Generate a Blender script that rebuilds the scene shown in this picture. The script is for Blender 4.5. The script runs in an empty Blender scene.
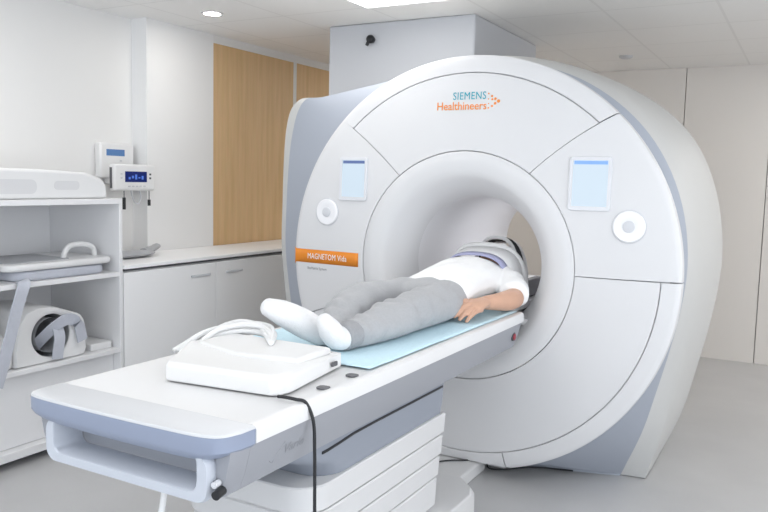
import bpy, bmesh, math, random
from mathutils import Vector, Matrix, noise
random.seed(4)
S = bpy.context.scene
C = S.collection
PI = math.pi

# ------------------------------------------------------------------ camera, world, light, exposure
def setup_camera():
    yaw, pit, rol = math.radians(29.063), math.radians(5.687), math.radians(1.35)
    F = Vector((-math.sin(yaw)*math.cos(pit), math.cos(yaw)*math.cos(pit), -math.sin(pit)))
    R0 = Vector((math.cos(yaw), math.sin(yaw), 0)); U0 = R0.cross(F)
    R = R0*math.cos(rol) + U0*math.sin(rol); U = U0*math.cos(rol) - R0*math.sin(rol)
    cd = bpy.data.cameras.new('camera'); cam = bpy.data.objects.new('camera', cd); C.objects.link(cam)
    cd.sensor_width = 36; cd.lens = 36*766.14/768; cd.clip_start = .05
    m = Matrix((R, U, -F)).transposed().to_4x4(); m.translation = Vector((1.455, -3.405, 1.434))
    cam.matrix_world = m
    S.camera = cam
setup_camera()
W = bpy.data.worlds.new('world'); S.world = W; W.use_nodes = True
bgn = W.node_tree.nodes['Background']; bgn.inputs[0].default_value = (.84, .91, 1, 1); bgn.inputs[1].default_value = 1.25
S.view_settings.view_transform = 'Standard'; S.view_settings.look = 'None'
S.view_settings.gamma = 1; S.view_settings.use_curve_mapping = False
S.view_settings.exposure = -0.12
CEIL = 2.42
LAMP = 5.2          # radiance of the ceiling light panels
def area_light(name, loc, rot, sx, sy, power, col=(1, 1, 1)):
    d = bpy.data.lights.new(name, 'AREA'); d.shape = 'RECTANGLE'; d.size = sx; d.size_y = sy; d.energy = power; d.color = col
    o = bpy.data.objects.new(name, d); C.objects.link(o); o.location = loc; o.rotation_euler = rot
    return o
# bore lamp, then two fill lights added to brighten the room
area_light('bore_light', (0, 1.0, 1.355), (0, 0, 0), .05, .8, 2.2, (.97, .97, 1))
area_light('front_fill', (.9, -5.8, 1.25), (math.radians(90), 0, 0), 5.4, 2.1, 48, (.90, .95, 1))  # added fill from behind the camera, no known window there
area_light('side_fill', (3.45, -2.4, 1.35), (math.radians(90), 0, math.radians(90)), 3.6, 2.1, 48, (.95, .97, 1))  # added fill from the open right side for the left wall and cabinets

# ------------------------------------------------------------------ materials
def mat(name, col, rough=.5, metal=0, nscale=0, namt=0, bump=0, bscale=40, emit=None, estr=0, spec=None, coat=0, sheen=0):
    m = bpy.data.materials.new(name); m.use_nodes = True
    nt = m.node_tree; b = nt.nodes['Principled BSDF']
    b.inputs['Base Color'].default_value = (*col, 1); b.inputs['Roughness'].default_value = rough; b.inputs['Metallic'].default_value = metal
    if spec is not None: b.inputs['Specular IOR Level'].default_value = spec
    if coat: b.inputs['Coat Weight'].default_value = coat; b.inputs['Coat Roughness'].default_value = .15
    if sheen: b.inputs['Sheen Weight'].default_value = sheen
    tc = nt.nodes.new('ShaderNodeTexCoord')
    if namt:
        n = nt.nodes.new('ShaderNodeTexNoise'); n.inputs['Scale'].default_value = nscale; n.inputs['Detail'].default_value = 4
        nt.links.new(tc.outputs['Object'], n.inputs['Vector'])
        mx = nt.nodes.new('ShaderNodeMix'); mx.data_type = 'RGBA'
        mx.inputs['A'].default_value = (*[c*(1-namt) for c in col], 1); mx.inputs['B'].default_value = (*[min(1, c*(1+namt)) for c in col], 1)
        nt.links.new(n.outputs['Fac'], mx.inputs['Factor']); nt.links.new(mx.outputs['Result'], b.inputs['Base Color'])
    if bump:
        n2 = nt.nodes.new('ShaderNodeTexNoise'); n2.inputs['Scale'].default_value = bscale; n2.inputs['Detail'].default_value = 3
        nt.links.new(tc.outputs['Object'], n2.inputs['Vector'])
        bp = nt.nodes.new('ShaderNodeBump'); bp.inputs['Strength'].default_value = bump; bp.inputs['Distance'].default_value = .01
        nt.links.new(n2.outputs['Fac'], bp.inputs['Height']); nt.links.new(bp.outputs['Normal'], b.inputs['Normal'])
    if emit: b.inputs['Emission Color'].default_value = (*emit, 1); b.inputs['Emission Strength'].default_value = estr
    return m

M = dict(
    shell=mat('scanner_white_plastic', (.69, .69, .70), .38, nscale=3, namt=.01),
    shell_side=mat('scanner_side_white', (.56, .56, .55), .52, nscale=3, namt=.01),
    bore=mat('bore_liner_plastic', (.80, .80, .82), .5, nscale=3, namt=.01),
    band=mat('blue_grey_plastic', (.37, .40, .46), .5, nscale=3, namt=.015),
    gap=mat('seam_shadow_gap', (.52, .52, .54), .8, nscale=5, namt=.05),
    knobw=mat('gloss_white_plastic', (.86, .86, .88), .22),
    knobg=mat('light_grey_plastic', (.62, .63, .66), .35),
    frame=mat('screen_frame_plastic', (.70, .71, .74), .35),
    orange=mat('orange_vinyl', (.76, .24, .015), .5, nscale=20, namt=.02),
    teal=mat('teal_ink', (.01, .36, .46), .5), orink=mat('orange_ink', (.85, .28, .05), .5),
    whiteink=mat('white_ink', (.88, .88, .86), .5), greyink=mat('grey_ink', (.30, .31, .33), .6),
    tablew=mat('table_white_plastic', (.73, .73, .735), .35, nscale=6, namt=.01),
    capg=mat('table_end_pale_grey', (.60, .61, .63), .38, nscale=6, namt=.01),
    frame_b=mat('push_handle_pale_blue', (.52, .55, .61), .4, nscale=6, namt=.01),
    fascia=mat('table_end_grey_blue_cast', (.27, .31, .41), .38, nscale=6, namt=.01),  # grey like the skirt, with the light's blue cast put into the colour
    skirt=mat('table_grey_skirt', (.31, .32, .35), .38, nscale=6, namt=.015),
    apron=mat('pedestal_slate_shroud', (.27, .295, .345), .42, nscale=6, namt=.015),
    ped=mat('pedestal_white', (.64, .64, .645), .42, nscale=6, namt=.01),
    foot=mat('floor_plate_grey', (.66, .66, .66), .45, nscale=6, namt=.02),
    black=mat('black_rubber', (.012, .013, .016), .45, nscale=30, namt=.1),
    dark=mat('dark_grey_plastic', (.10, .10, .11), .5, nscale=30, namt=.05),
    red=mat('red_plastic', (.35, .02, .04), .4),
    sheet=mat('blue_absorbent_sheet', (.60, .80, .89), .85, nscale=60, namt=.04, bump=.25, bscale=120),
    coil=mat('coil_white', (.75, .75, .75), .45, nscale=8, namt=.01),
    coilg=mat('coil_grey_pad', (.42, .43, .45), .7, nscale=12, namt=.06, bump=.15, bscale=60),
    recess_shade=mat('tray_recess_shade', (.66, .66, .67), .5, nscale=8, namt=.01),
    strap=mat('blue_grey_strap', (.50, .52, .58), .75, nscale=50, namt=.06, bump=.2, bscale=200),
    violet=mat('violet_pad', (.40, .41, .60), .7, nscale=30, namt=.03),
    skin=mat('skin', (.62, .37, .26), .5, nscale=14, namt=.09, bump=.08, bscale=160),
    shirt=mat('white_cotton', (.90, .90, .90), .85, nscale=8, namt=.02, bump=.5, bscale=13, sheen=.1),
    trousers=mat('grey_sweat_cotton', (.40, .405, .42), .9, nscale=120, namt=.10, bump=.45, bscale=15, sheen=.15),
    cuff=mat('grey_ribbed_cuff', (.33, .335, .35), .9, nscale=90, namt=.10, bump=.4, bscale=120),
    sock=mat('white_sock_knit', (.80, .80, .81), .9, nscale=90, namt=.03, bump=.3, bscale=220),
    hair=mat('dark_hair', (.02, .015, .012), .6, nscale=80, namt=.3),
    cab=mat('cabinet_white_laminate', (.90, .90, .905), .45, nscale=2, namt=.01),
    shelf=mat('shelf_white_laminate', (.80, .80, .81), .42, nscale=2, namt=.01),
    dev=mat('device_white_plastic', (.80, .80, .80), .4, nscale=10, namt=.01),
    lcd_dim=mat('pale_blue_lcd', (.09, .18, .36), .25, emit=(.10, .22, .48), estr=.25),
    lcd=mat('dark_blue_lcd', (.005, .012, .09), .2, emit=(.01, .03, .22), estr=.3),
    lcdtext=mat('lcd_digits', (.05, .12, .4), .3, emit=(.08, .2, .7), estr=.5),
    screen=mat('screen_glow', (.10, .12, .14), .3, emit=(.74, .88, 1), estr=.80),
    screenbar=mat('screen_header_blue', (.1, .2, .5), .3, emit=(.20, .36, .78), estr=.8),
    screendark=mat('screen_header_navy', (.05, .08, .2), .3, emit=(.12, .18, .36), estr=.6),
    lampglow=mat('lamp_diffuser', (.9, .9, .9), .5, emit=(1, .985, .96), estr=LAMP),
    downglow=mat('downlight_glow', (.9, .9, .9), .5, emit=(1, .96, .90), estr=120),
    lamptrim=mat('lamp_trim_white', (.8, .8, .8), .4),
    wallw=mat('wall_white_paint', (.80, .795, .785), .7, nscale=1.5, namt=.012, bump=.03, bscale=90),
    walljamb=mat('pillar_white_paint', (.85, .85, .85), .7, nscale=1.5, namt=.01, bump=.03, bscale=90),
    wallback=mat('wall_panel_greige', (.80, .77, .735), .45, nscale=1.2, namt=.012),
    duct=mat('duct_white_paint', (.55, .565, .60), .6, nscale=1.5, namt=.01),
)

def node_mat_wood():
    m = bpy.data.materials.new('oak_veneer'); m.use_nodes = True; nt = m.node_tree; b = nt.nodes['Principled BSDF']
    tc = nt.nodes.new('ShaderNodeTexCoord'); mp = nt.nodes.new('ShaderNodeMapping'); mp.inputs['Scale'].default_value = (1, 9, .55)
    n = nt.nodes.new('ShaderNodeTexNoise'); n.inputs['Scale'].default_value = 3.2; n.inputs['Detail'].default_value = 7; n.inputs['Distortion'].default_value = .4
    r = nt.nodes.new('ShaderNodeValToRGB')
    r.color_ramp.elements[0].position = .30; r.color_ramp.elements[0].color = (.70, .465, .235, 1)
    r.color_ramp.elements[1].position = .72; r.color_ramp.elements[1].color = (.80, .55, .30, 1)
    mp2 = nt.nodes.new('ShaderNodeMapping'); mp2.inputs['Scale'].default_value = (1, 90, 3)
    n2 = nt.nodes.new('ShaderNodeTexNoise'); n2.inputs['Scale'].default_value = 3; n2.inputs['Detail'].default_value = 3
    mx = nt.nodes.new('ShaderNodeMix'); mx.data_type = 'RGBA'; mx.blend_type = 'MULTIPLY'; mx.inputs['Factor'].default_value = .18
    nt.links.new(tc.outputs['Object'], mp.inputs[0]); nt.links.new(mp.outputs[0], n.inputs['Vector'])
    nt.links.new(tc.outputs['Object'], mp2.inputs[0]); nt.links.new(mp2.outputs[0], n2.inputs['Vector'])
    nt.links.new(n.outputs['Fac'], r.inputs[0]); nt.links.new(r.outputs[0], mx.inputs['A']); nt.links.new(n2.outputs['Color'], mx.inputs['B'])
    nt.links.new(mx.outputs['Result'], b.inputs['Base Color']); b.inputs['Roughness'].default_value = .5
    return m
M['wood'] = node_mat_wood()

def node_mat_floor():
    m = bpy.data.materials.new('grey_vinyl_floor'); m.use_nodes = True; nt = m.node_tree; b = nt.nodes['Principled BSDF']
    tc = nt.nodes.new('ShaderNodeTexCoord')
    n = nt.nodes.new('ShaderNodeTexNoise'); n.inputs['Scale'].default_value = 2.2; n.inputs['Detail'].default_value = 6
    n2 = nt.nodes.new('ShaderNodeTexNoise'); n2.inputs['Scale'].default_value = 220; n2.inputs['Detail'].default_value = 2
    r = nt.nodes.new('ShaderNodeValToRGB')
    r.color_ramp.elements[0].position = .3; r.color_ramp.elements[0].color = (.49, .49, .495, 1)
    r.color_ramp.elements[1].position = .75; r.color_ramp.elements[1].color = (.55, .55, .555, 1)
    mx = nt.nodes.new('ShaderNodeMix'); mx.data_type = 'RGBA'; mx.blend_type = 'MULTIPLY'; mx.inputs['Factor'].default_value = .14
    nt.links.new(tc.outputs['Object'], n.inputs['Vector']); nt.links.new(tc.outputs['Object'], n2.inputs['Vector'])
    nt.links.new(n.outputs['Fac'], r.inputs[0]); nt.links.new(r.outputs[0], mx.inputs['A']); nt.links.new(n2.outputs['Color'], mx.inputs['B'])
    nt.links.new(mx.outputs['Result'], b.inputs['Base Color']); b.inputs['Roughness'].default_value = .30
    return m
M['floor'] = node_mat_floor()

def node_mat_ceiling():
    m = bpy.data.materials.new('ceiling_tiles'); m.use_nodes = True; nt = m.node_tree; b = nt.nodes['Principled BSDF']
    tc = nt.nodes.new('ShaderNodeTexCoord'); mp = nt.nodes.new('ShaderNodeMapping'); mp.inputs['Location'].default_value = (.26, -.5, 0)
    br = nt.nodes.new('ShaderNodeTexBrick'); br.offset = 0; br.inputs['Scale'].default_value = 1
    br.inputs['Color1'].default_value = (.91, .905, .895, 1); br.inputs['Color2'].default_value = (.92, .915, .905, 1); br.inputs['Mortar'].default_value = (.84, .835, .825, 1)
    br.inputs['Mortar Size'].default_value = .008; br.inputs['Brick Width'].default_value = .6; br.inputs['Row Height'].default_value = .6
    nt.links.new(tc.outputs['Object'], mp.inputs[0]); nt.links.new(mp.outputs[0], br.inputs['Vector'])
    nt.links.new(br.outputs['Color'], b.inputs['Base Color']); b.inputs['Roughness'].default_value = .8
    return m
M['ceiling'] = node_mat_ceiling()

# ------------------------------------------------------------------ helpers
def finish(name, bm, m, parent=None, bevel=0, seg=3, smooth=True, sub=0, angle=35):
    bmesh.ops.recalc_face_normals(bm, faces=bm.faces[:])
    me = bpy.data.meshes.new(name); bm.to_mesh(me); bm.free()
    o = bpy.data.objects.new(name, me); C.objects.link(o)
    for mm in (m if isinstance(m, (list, tuple)) else [m]): me.materials.append(mm)
    if smooth:
        me.polygons.foreach_set('use_smooth', [True]*len(me.polygons))
        me.set_sharp_from_angle(angle=math.radians(angle))
    if bevel:
        b = o.modifiers.new('edge', 'BEVEL'); b.width = bevel; b.segments = seg; b.limit_method = 'ANGLE'; b.angle_limit = math.radians(35); b.harden_normals = False
    if sub:
        s = o.modifiers.new('sub', 'SUBSURF'); s.levels = sub; s.render_levels = sub
    if parent is not None:
        o.parent = parent; o.matrix_parent_inverse = Matrix.Translation(parent.location).inverted()
    return o
def tag(o, label, cat, group=None):
    o['label'] = label; o['category'] = cat
    if group: o['group'] = group
    return o
def thing(name, label, cat, loc, group=None):
    o = bpy.data.objects.new(name, None); C.objects.link(o); o.location = loc; o.empty_display_size = .05
    return tag(o, label, cat, group)
def structure(name, bm, m, **k):
    o = finish(name, bm, m, **k); o['kind'] = 'structure'; return o
def box(bm, x0, x1, y0, y1, z0, z1):
    v = [bm.verts.new((x, y, z)) for x in (x0, x1) for y in (y0, y1) for z in (z0, z1)]
    for f in ((0, 1, 3, 2), (4, 6, 7, 5), (0, 4, 5, 1), (2, 3, 7, 6), (0, 2, 6, 4), (1, 5, 7, 3)): bm.faces.new([v[i] for i in f])
    return v
def boxes(*bs):
    bm = bmesh.new()
    for b in bs: box(bm, *b)
    return bm
def loft(rings, closed=True, cap0=True, cap1=True, bm=None):
    bm = bm or bmesh.new()
    R = [[bm.verts.new(p) for p in r] for r in rings]; n = len(rings[0])
    for a, b in zip(R, R[1:]):
        for i in range(n if closed else n-1):
            j = (i+1) % n
            try: bm.faces.new((a[i], a[j], b[j], b[i]))
            except ValueError: pass
    if closed and cap0: bm.faces.new(R[0][::-1])
    if closed and cap1: bm.faces.new(R[-1])
    return bm
def prism(poly, axis, a0, a1, bm=None):
    # poly: 2-D points in the two other axes, extruded along axis from a0 to a1
    def put(p, a):
        return {'x': (a, p[0], p[1]), 'y': (p[0], a, p[1]), 'z': (p[0], p[1], a)}[axis]
    return loft([[put(p, a0) for p in poly], [put(p, a1) for p in poly]], bm=bm)
def round_rect(x0, x1, y0, y1, r, n=5):
    out = []
    for cx, cy, a in ((x1-r, y1-r, 0), (x0+r, y1-r, 90), (x0+r, y0+r, 180), (x1-r, y0+r, 270)):
        for i in range(n+1):
            t = math.radians(a+90*i/n); out.append((cx+r*math.cos(t), cy+r*math.sin(t)))
    return out
def catmull(P, n):
    P = [Vector(p) for p in P]; out = []; m = len(P)-1
    for k in range(n+1):
        u = k/n*m; i = min(int(u), m-1); t = u-i
        p0 = P[i-1] if i > 0 else 2*P[0]-P[1]; p1 = P[i]; p2 = P[i+1]; p3 = P[i+2] if i+2 <= m else 2*P[m]-P[m-1]
        out.append(.5*((2*p1)+(p2-p0)*t+(2*p0-5*p1+4*p2-p3)*t*t+(3*p1-p0-3*p2+p3)*t*t*t))
    return out
def tube(P, r, bm=None, n=10, sm=0, flat=1.0, up=(0, 0, 1)):
    P = catmull(P, sm) if sm else [Vector(p) for p in P]
    rings = []; side = None
    for i, p in enumerate(P):
        t = (P[min(i+1, len(P)-1)]-P[max(i-1, 0)]).normalized()
        if side is None:
            side = t.cross(Vector(up))
            if side.length < 1e-3: side = t.cross(Vector((1, 0, 0)))
        else: side = side - t*side.dot(t)
        side.normalize(); nrm = side.cross(t).normalized()
        rr = r[i*(len(r)-1)//max(1, len(P)-1)] if isinstance(r, (list, tuple)) else r
        rings.append([p+side*rr*math.cos(2*PI*k/n)+nrm*rr*flat*math.sin(2*PI*k/n) for k in range(n)])
    return loft(rings, bm=bm)
def limb(bm, P, R, n=18, sm=24, up=(0, 0, 1), capf=.8):
    """closed tapering tube: P joints, R (half width, half height) per joint, rounded ends"""
    Q = catmull([Vector(p) for p in P], sm); RR = catmull([Vector((a[0], a[1], 0)) for a in R], sm)
    rings = []
    def frame(t):
        s = t.cross(Vector(up)).normalized(); return s, s.cross(t).normalized()
    t0 = (Q[1]-Q[0]).normalized(); t1 = (Q[-1]-Q[-2]).normalized()
    def ring(p, t, a, b):
        s, u = frame(t); return [p+s*a*math.cos(2*PI*k/n)+u*b*math.sin(2*PI*k/n) for k in range(n)]
    for k in range(4, 0, -1):
        a = k*PI/2/4.4; e = min(RR[0].x, RR[0].y)*capf; rings.append(ring(Q[0]-t0*e*math.sin(a), t0, RR[0].x*math.cos(a), RR[0].y*math.cos(a)))
    for i, p in enumerate(Q):
        t = (Q[min(i+1, len(Q)-1)]-Q[max(i-1, 0)]).normalized(); rings.append(ring(p, t, RR[i].x, RR[i].y))
    for k in range(1, 5):
        a = k*PI/2/4.4; e = min(RR[-1].x, RR[-1].y)*capf; rings.append(ring(Q[-1]+t1*e*math.sin(a), t1, RR[-1].x*math.cos(a), RR[-1].y*math.cos(a)))
    return loft(rings, bm=bm)
def ellipsoid(bm, c, r, rot=None):
    m = Matrix.Translation(c) @ (rot or Matrix.Identity(4)) @ Matrix.Diagonal((*r, 1))
    bmesh.ops.create_uvsphere(bm, u_segments=24, v_segments=14, radius=1, matrix=m)
def baked(o):
    dg = bpy.context.evaluated_depsgraph_get(); dg.update()
    me = bpy.data.meshes.new_from_object(o.evaluated_get(dg)); me.name = o.name
    o.modifiers.clear(); old = o.data; o.data = me; bpy.data.meshes.remove(old)
    me.polygons.foreach_set('use_smooth', [True]*len(me.polygons))
    return o
def fuse(name, bm, m, parent=None, voxel=.008, smooth=6, wr=None, floor_z=None):
    bmesh.ops.recalc_face_normals(bm, faces=bm.faces[:])
    o = finish(name, bm, m, parent)
    r = o.modifiers.new('fuse', 'REMESH'); r.mode = 'VOXEL'; r.voxel_size = voxel
    s = o.modifiers.new('soft', 'SMOOTH'); s.factor = .5; s.iterations = smooth
    baked(o)
    if floor_z:
        for v in o.data.vertices:
            if v.co.z < floor_z: v.co.z = floor_z
    if wr:
        for v in o.data.vertices:
            v.co += v.normal*wr(v.co)*(1 if not floor_z else max(0, min(1, (v.co.z-floor_z-.004)*40)))
        o.data.update()
    return o

def text_mesh(name, body, size, m, parent, place, extrude=.0006, align='LEFT', bold=0, spacing=1.0):
    """lettering as a mesh; place(u, v, w) maps letter space (right, up, out) to the world"""
    cu = bpy.data.curves.new(name, 'FONT'); cu.body = body; cu.size = size; cu.extrude = extrude; cu.align_x = align; cu.offset = bold; cu.space_character = spacing
    cu.resolution_u = 3
    o = bpy.data.objects.new(name+'_curve', cu); C.objects.link(o)
    dg = bpy.context.evaluated_depsgraph_get(); dg.update()
    me = bpy.data.meshes.new_from_object(o.evaluated_get(dg)); me.name = name
    bpy.data.objects.remove(o); bpy.data.curves.remove(cu)
    for v in me.vertices: v.co = Vector(place(v.co.x, v.co.y, v.co.z))
    me.materials.clear(); me.materials.append(m)
    t = bpy.data.objects.new(name, me); C.objects.link(t)
    if parent is not None:
        t.parent = parent; t.matrix_parent_inverse = Matrix.Translation(parent.location).inverted()
    return t

# ------------------------------------------------------------------ the room
XW, XF = -2.30, -1.82        # left wall face, front of the cabinets
structure('floor', boxes((-2.6, 3.6, -5.9, 3.7, -.1, 0)), M['floor'], smooth=False)
structure('ceiling', boxes((-2.6, 3.6, -5.9, 3.7, CEIL, CEIL+.1)), M['ceiling'], smooth=False)
structure('wall_left', boxes((-2.6, -2.43, -5.9, .185, 0, CEIL)), M['wallw'], smooth=False)
structure('wall_pillar', boxes((-2.6, XW, .185, .81, 0, CEIL)), M['walljamb'], smooth=False)
structure('wall_wood_left', boxes((-2.6, XW-.008, .81, 1.775, .0, CEIL-.055)), M['wood'], smooth=False)
structure('wall_wood_rear', boxes((-2.6, XW-.008, 1.815, 3.5, .0, CEIL-.055)), M['wood'], smooth=False)
structure('trim_1', boxes((-2.6, XW-.004, 1.775, 1.815, 0, CEIL-.055)), M['wallw'], smooth=False)
structure('trim_2', boxes((-2.6, XW, .81, 3.5, CEIL-.055, CEIL)), M['wallw'], smooth=False)
xs = [-2.6, -1.4, -.6, .466, 1.12, 2.2, 3.6]
for i, (a, b) in enumerate(zip(xs, xs[1:])):
    structure('wall_rear_panel' if i == 0 else 'wall_rear_panel.%03d' % i, boxes((a+.003, b-.003, 3.5, 3.56, .0, CEIL)), M['wallback'], smooth=False)
structure('wall_rear', boxes((-2.6, 3.6, 3.565, 3.7, 0, CEIL)), M['gap'], smooth=False)
structure('wall_right', boxes((3.5, 3.7, .2, 3.5, 0, CEIL)), M['wallback'], smooth=False)

# square duct casing hanging from the ceiling above the scanner's back
duct = thing('duct_casing', 'tall white boxed duct between the scanner top and the ceiling', 'duct casing', (-.85, 1.4, CEIL))
poly = [(-1.375, CEIL-.001), (-1.375, 1.955), (-.95, 1.985), (-.62, 2.075), (-.35, 2.135), (-.35, CEIL-.001)]
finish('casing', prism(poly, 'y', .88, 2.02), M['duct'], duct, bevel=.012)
cam_t = thing('ceiling_camera', 'small black camera mounted high on the white duct casing', 'camera', (-1.06, .88, 2.31))
bm = bmesh.new(); bmesh.ops.create_uvsphere(bm, u_segments=20, v_segments=12, radius=.027, matrix=Matrix.Translation((-1.045, .850, 2.312)))
finish('camera_head', bm, M['black'], cam_t)
finish('mount', tube([(-1.045, .879, 2.312), (-1.045, .855, 2.312)], .02, n=16), M['dark'], cam_t)
finish('lens_stem', tube([(-1.05, .845, 2.305), (-1.062, .835, 2.272)], .011, n=14), M['black'], cam_t)

# ceiling lights
def ceiling_light(x0, x1, y0, y1, label):
    t = thing('ceiling_light', label, 'ceiling light', ((x0+x1)/2, (y0+y1)/2, CEIL), 'flush rectangular ceiling lights')
    bm = bmesh.new(); w = .018; z0, z1 = CEIL-.014, CEIL-.0005
    for b in ((x0, x1, y0, y0+w, z0, z1), (x0, x1, y1-w, y1, z0, z1), (x0, x0+w, y0+w, y1-w, z0, z1), (x1-w, x1, y0+w, y1-w, z0, z1)): box(bm, *b)
    finish('frame', bm, M['lamptrim'], t, smooth=False)
    finish('diffuser', boxes((x0+w+.001, x1-w-.001, y0+w+.001, y1-w-.001, CEIL-.008, CEIL-.001)), M['lampglow'], t, smooth=False)
    return t
ceiling_light(-.86, -.26, -.72, .48, 'bright rectangular ceiling light cut by the top of the photo')
for (a, b) in ((1.55, -2.5), (-.86, -3.6), (1.8, 2.1), (2.75, -.9), (2.75, .6), (2.75, 2.1), (.4, -4.4), (-2.2, -2.4), (-1.55, 2.2)):  # unseen panels, added to brighten the back wall and the room
    ceiling_light(a, a+.6, b, b+1.2, 'bright rectangular ceiling light added out of sight as fill for the room')
dl = thing('downlight', 'small round recessed downlight in the ceiling near the pillar', 'downlight', (-1.82, .26, CEIL))
bm = bmesh.new()
ring = lambda r, z, n=32: [(-1.82+r*math.cos(2*PI*k/n), .26+r*math.sin(2*PI*k/n), z) for k in range(n)]
finish('trim_ring', loft([ring(.050, CEIL-.0005), ring(.050, CEIL-.006), ring(.066, CEIL-.006), ring(.068, CEIL-.0005)], cap0=False, cap1=False), M['lamptrim'], dl)
finish('diffuser', loft([ring(.0495, CEIL-.0005), ring(.0495, CEIL-.005)]), M['downglow'], dl)
dt = thing('smoke_detector', 'small flat detector on the grey ceiling behind the scanner', 'detector', (.13, 2.72, CEIL))
rg2 = lambda r, z, n=24: [(.13+r*math.cos(2*PI*k/n), 2.72+r*math.sin(2*PI*k/n), z) for k in range(n)]
finish('housing', loft([rg2(.05, CEIL-.0005), rg2(.05, CEIL-.012), rg2(.035, CEIL-.02)]), M['knobg'], dt)

# ------------------------------------------------------------------ base cabinets with continuous worktop
def base_cabinet(y0, y1, label, hy0, hy1):
    t = thing('base_cabinet', label, 'cabinet', (-2.06, (y0+y1)/2, 0), 'white base cabinets along the wall')
    finish('body', boxes((XW+.002, XF-.022, y0+.001, y1-.001, .08, .896)), M['cab'], t, smooth=False)
    finish('plinth', boxes((XW+.002, XF-.07, y0+.001, y1-.001, 0, .08)), M['dark'], t, smooth=False)
    d = finish('door', boxes((XF-.02, XF, y0+.002, y1-.002, .085, .890)), M['cab'], t, bevel=.002)
    h = finish('handle', boxes((XF, XF+.010, hy0, hy1, .812, .826)), M['knobg'], None, bevel=.003)
    h.parent = d
    return t
base_cabinet(-.45, .30, 'white base cabinet beside the open shelf unit, one plain door', .073, .242)
base_cabinet(.30, 1.05, 'white base cabinet nearest the scanner, second along the counter', .393, .552)
base_cabinet(1.05, 1.80, 'white base cabinet hidden behind the scanner end of the counter', 1.2, 1.36)
tag(finish('worktop', boxes((XW+.002, XF+.012, -.449, 1.80, .911, .932)), M['cab'], bevel=.003), 'long white worktop over the base cabinets, against wood panel', 'worktop')
bm = boxes((XW+.01, XF-.008, -.445, 1.79, .897, .911)); o = finish('painted_shadow_strip', bm, M['dark'], smooth=False)  # dark colour stands in for the shadow line below the worktop
tag(o, 'thin dark strip standing for the shadow between worktop and cabinet doors', 'strip')

# grey paddle on the worktop
pd = thing('coil_paddle', 'flat grey coil paddle lying on the worktop under the wall monitors', 'coil', (-2.1, .0, .932))
bm = bmesh.new(); ellipsoid(bm, (-2.1, -.16, .955), (.085, .20, .022)); finish('pad', bm, M['coilg'], pd)
finish('grip', tube([(-2.12, -.02, .958), (-2.15, .07, .966), (-2.18, .15, .980)], [.03, .026, .024], n=14, sm=8, flat=.7), M['coilg'], pd)

# ------------------------------------------------------------------ wall boxes
wb = thing('wall_controller', 'white wall box with a pale blue display, behind the shelf unit', 'wall monitor', (-2.43, .01, 1.4))
finish('housing', boxes((-2.429, -2.375, -.122, .147, 1.404, 1.622)), M['dev'], wb, bevel=.012)
finish('display', boxes((-2.3752, -2.3735, -.075, .068, 1.543, 1.583)), M['lcd_dim'], wb, smooth=False)
finish('button', boxes((-2.3752, -2.372, .03, .045, 1.508, 1.518)), M['knobg'], wb, smooth=False)
pm = thing('patient_monitor', 'white monitor with a dark blue display on a pillar bracket', 'wall monitor', (-2.25, .02, 1.33))
finish('housing', boxes((-2.250, -2.20, -.168, .160, 1.329, 1.492)), M['dev'], pm, bevel=.014)
finish('bracket', boxes((-2.429, -2.250, -.05, .04, 1.37, 1.44)), M['dev'], pm, bevel=.004)
finish('side_gasket', boxes((-2.240, -2.222, -.171, -.1675, 1.345, 1.47)), M['dark'], pm, smooth=False)
disp = finish('display', boxes((-2.2005, -2.1985, -.088, .086, 1.383, 1.448)), M['lcd'], pm, smooth=False)
bm = bmesh.new()
for k in range(5): box(bm, -2.1984, -2.1980, -.062+.026*k, -.046+.026*k, 1.400+.006*(k % 2), 1.414+.008*(k % 3))
finish('digits', bm, M['lcdtext'], None, smooth=False).parent = disp
for k, yy in enumerate((-.055, -.025, .005, .033, .066)):
    finish('button', boxes((-2.2005, -2.197, yy-.008, yy+.008, 1.353, 1.362)), M['knobg'], pm, smooth=False)
for yy, zz in ((-.115, 1.432), (-.115, 1.408)): finish('button', boxes((-2.2005, -2.197, yy-.007, yy+.005, zz-.005, zz+.005)), M['knobg'], pm, smooth=False)
for yy, zz in ((.113, 1.432), (.113, 1.408)): finish('button', boxes((-2.2005, -2.197, yy-.006, yy+.007, zz-.006, zz+.006)), M['dark'], pm, smooth=False)
# probes hanging on the wall below the monitor
for (yy, zt, zb, lab) in ((-.075, 1.31, 1.215, 'black probe hanging below the monitor, beside the shelf corner'), (.128, 1.295, 1.235, 'short black probe hanging below the monitor on the pillar side')):
    pr = thing('sensor_probe', lab, 'sensor probe', (-2.225, yy, zb), 'probes hanging below the monitor')
    finish('body', tube([(-2.225, yy, zt-.022), (-2.225, yy, zb)], .010, n=12), M['black'], pr)
    finish('lead', tube([(-2.225, yy, 1.329), (-2.225, yy, zt-.022)], .003, n=8), M['dark'], pr)
cb = tube([(-2.226, -.02, 1.329), (-2.235, .0, 1.29), (-2.24, .025, 1.255), (-2.235, .05, 1.25), (-2.226, .06, 1.29), (-2.226, .05, 1.329)], .004, n=8, sm=30)
tag(finish('sensor_cable', cb, M['knobg']), 'thin grey cable looped under the monitor with blue display', 'cable')

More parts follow.
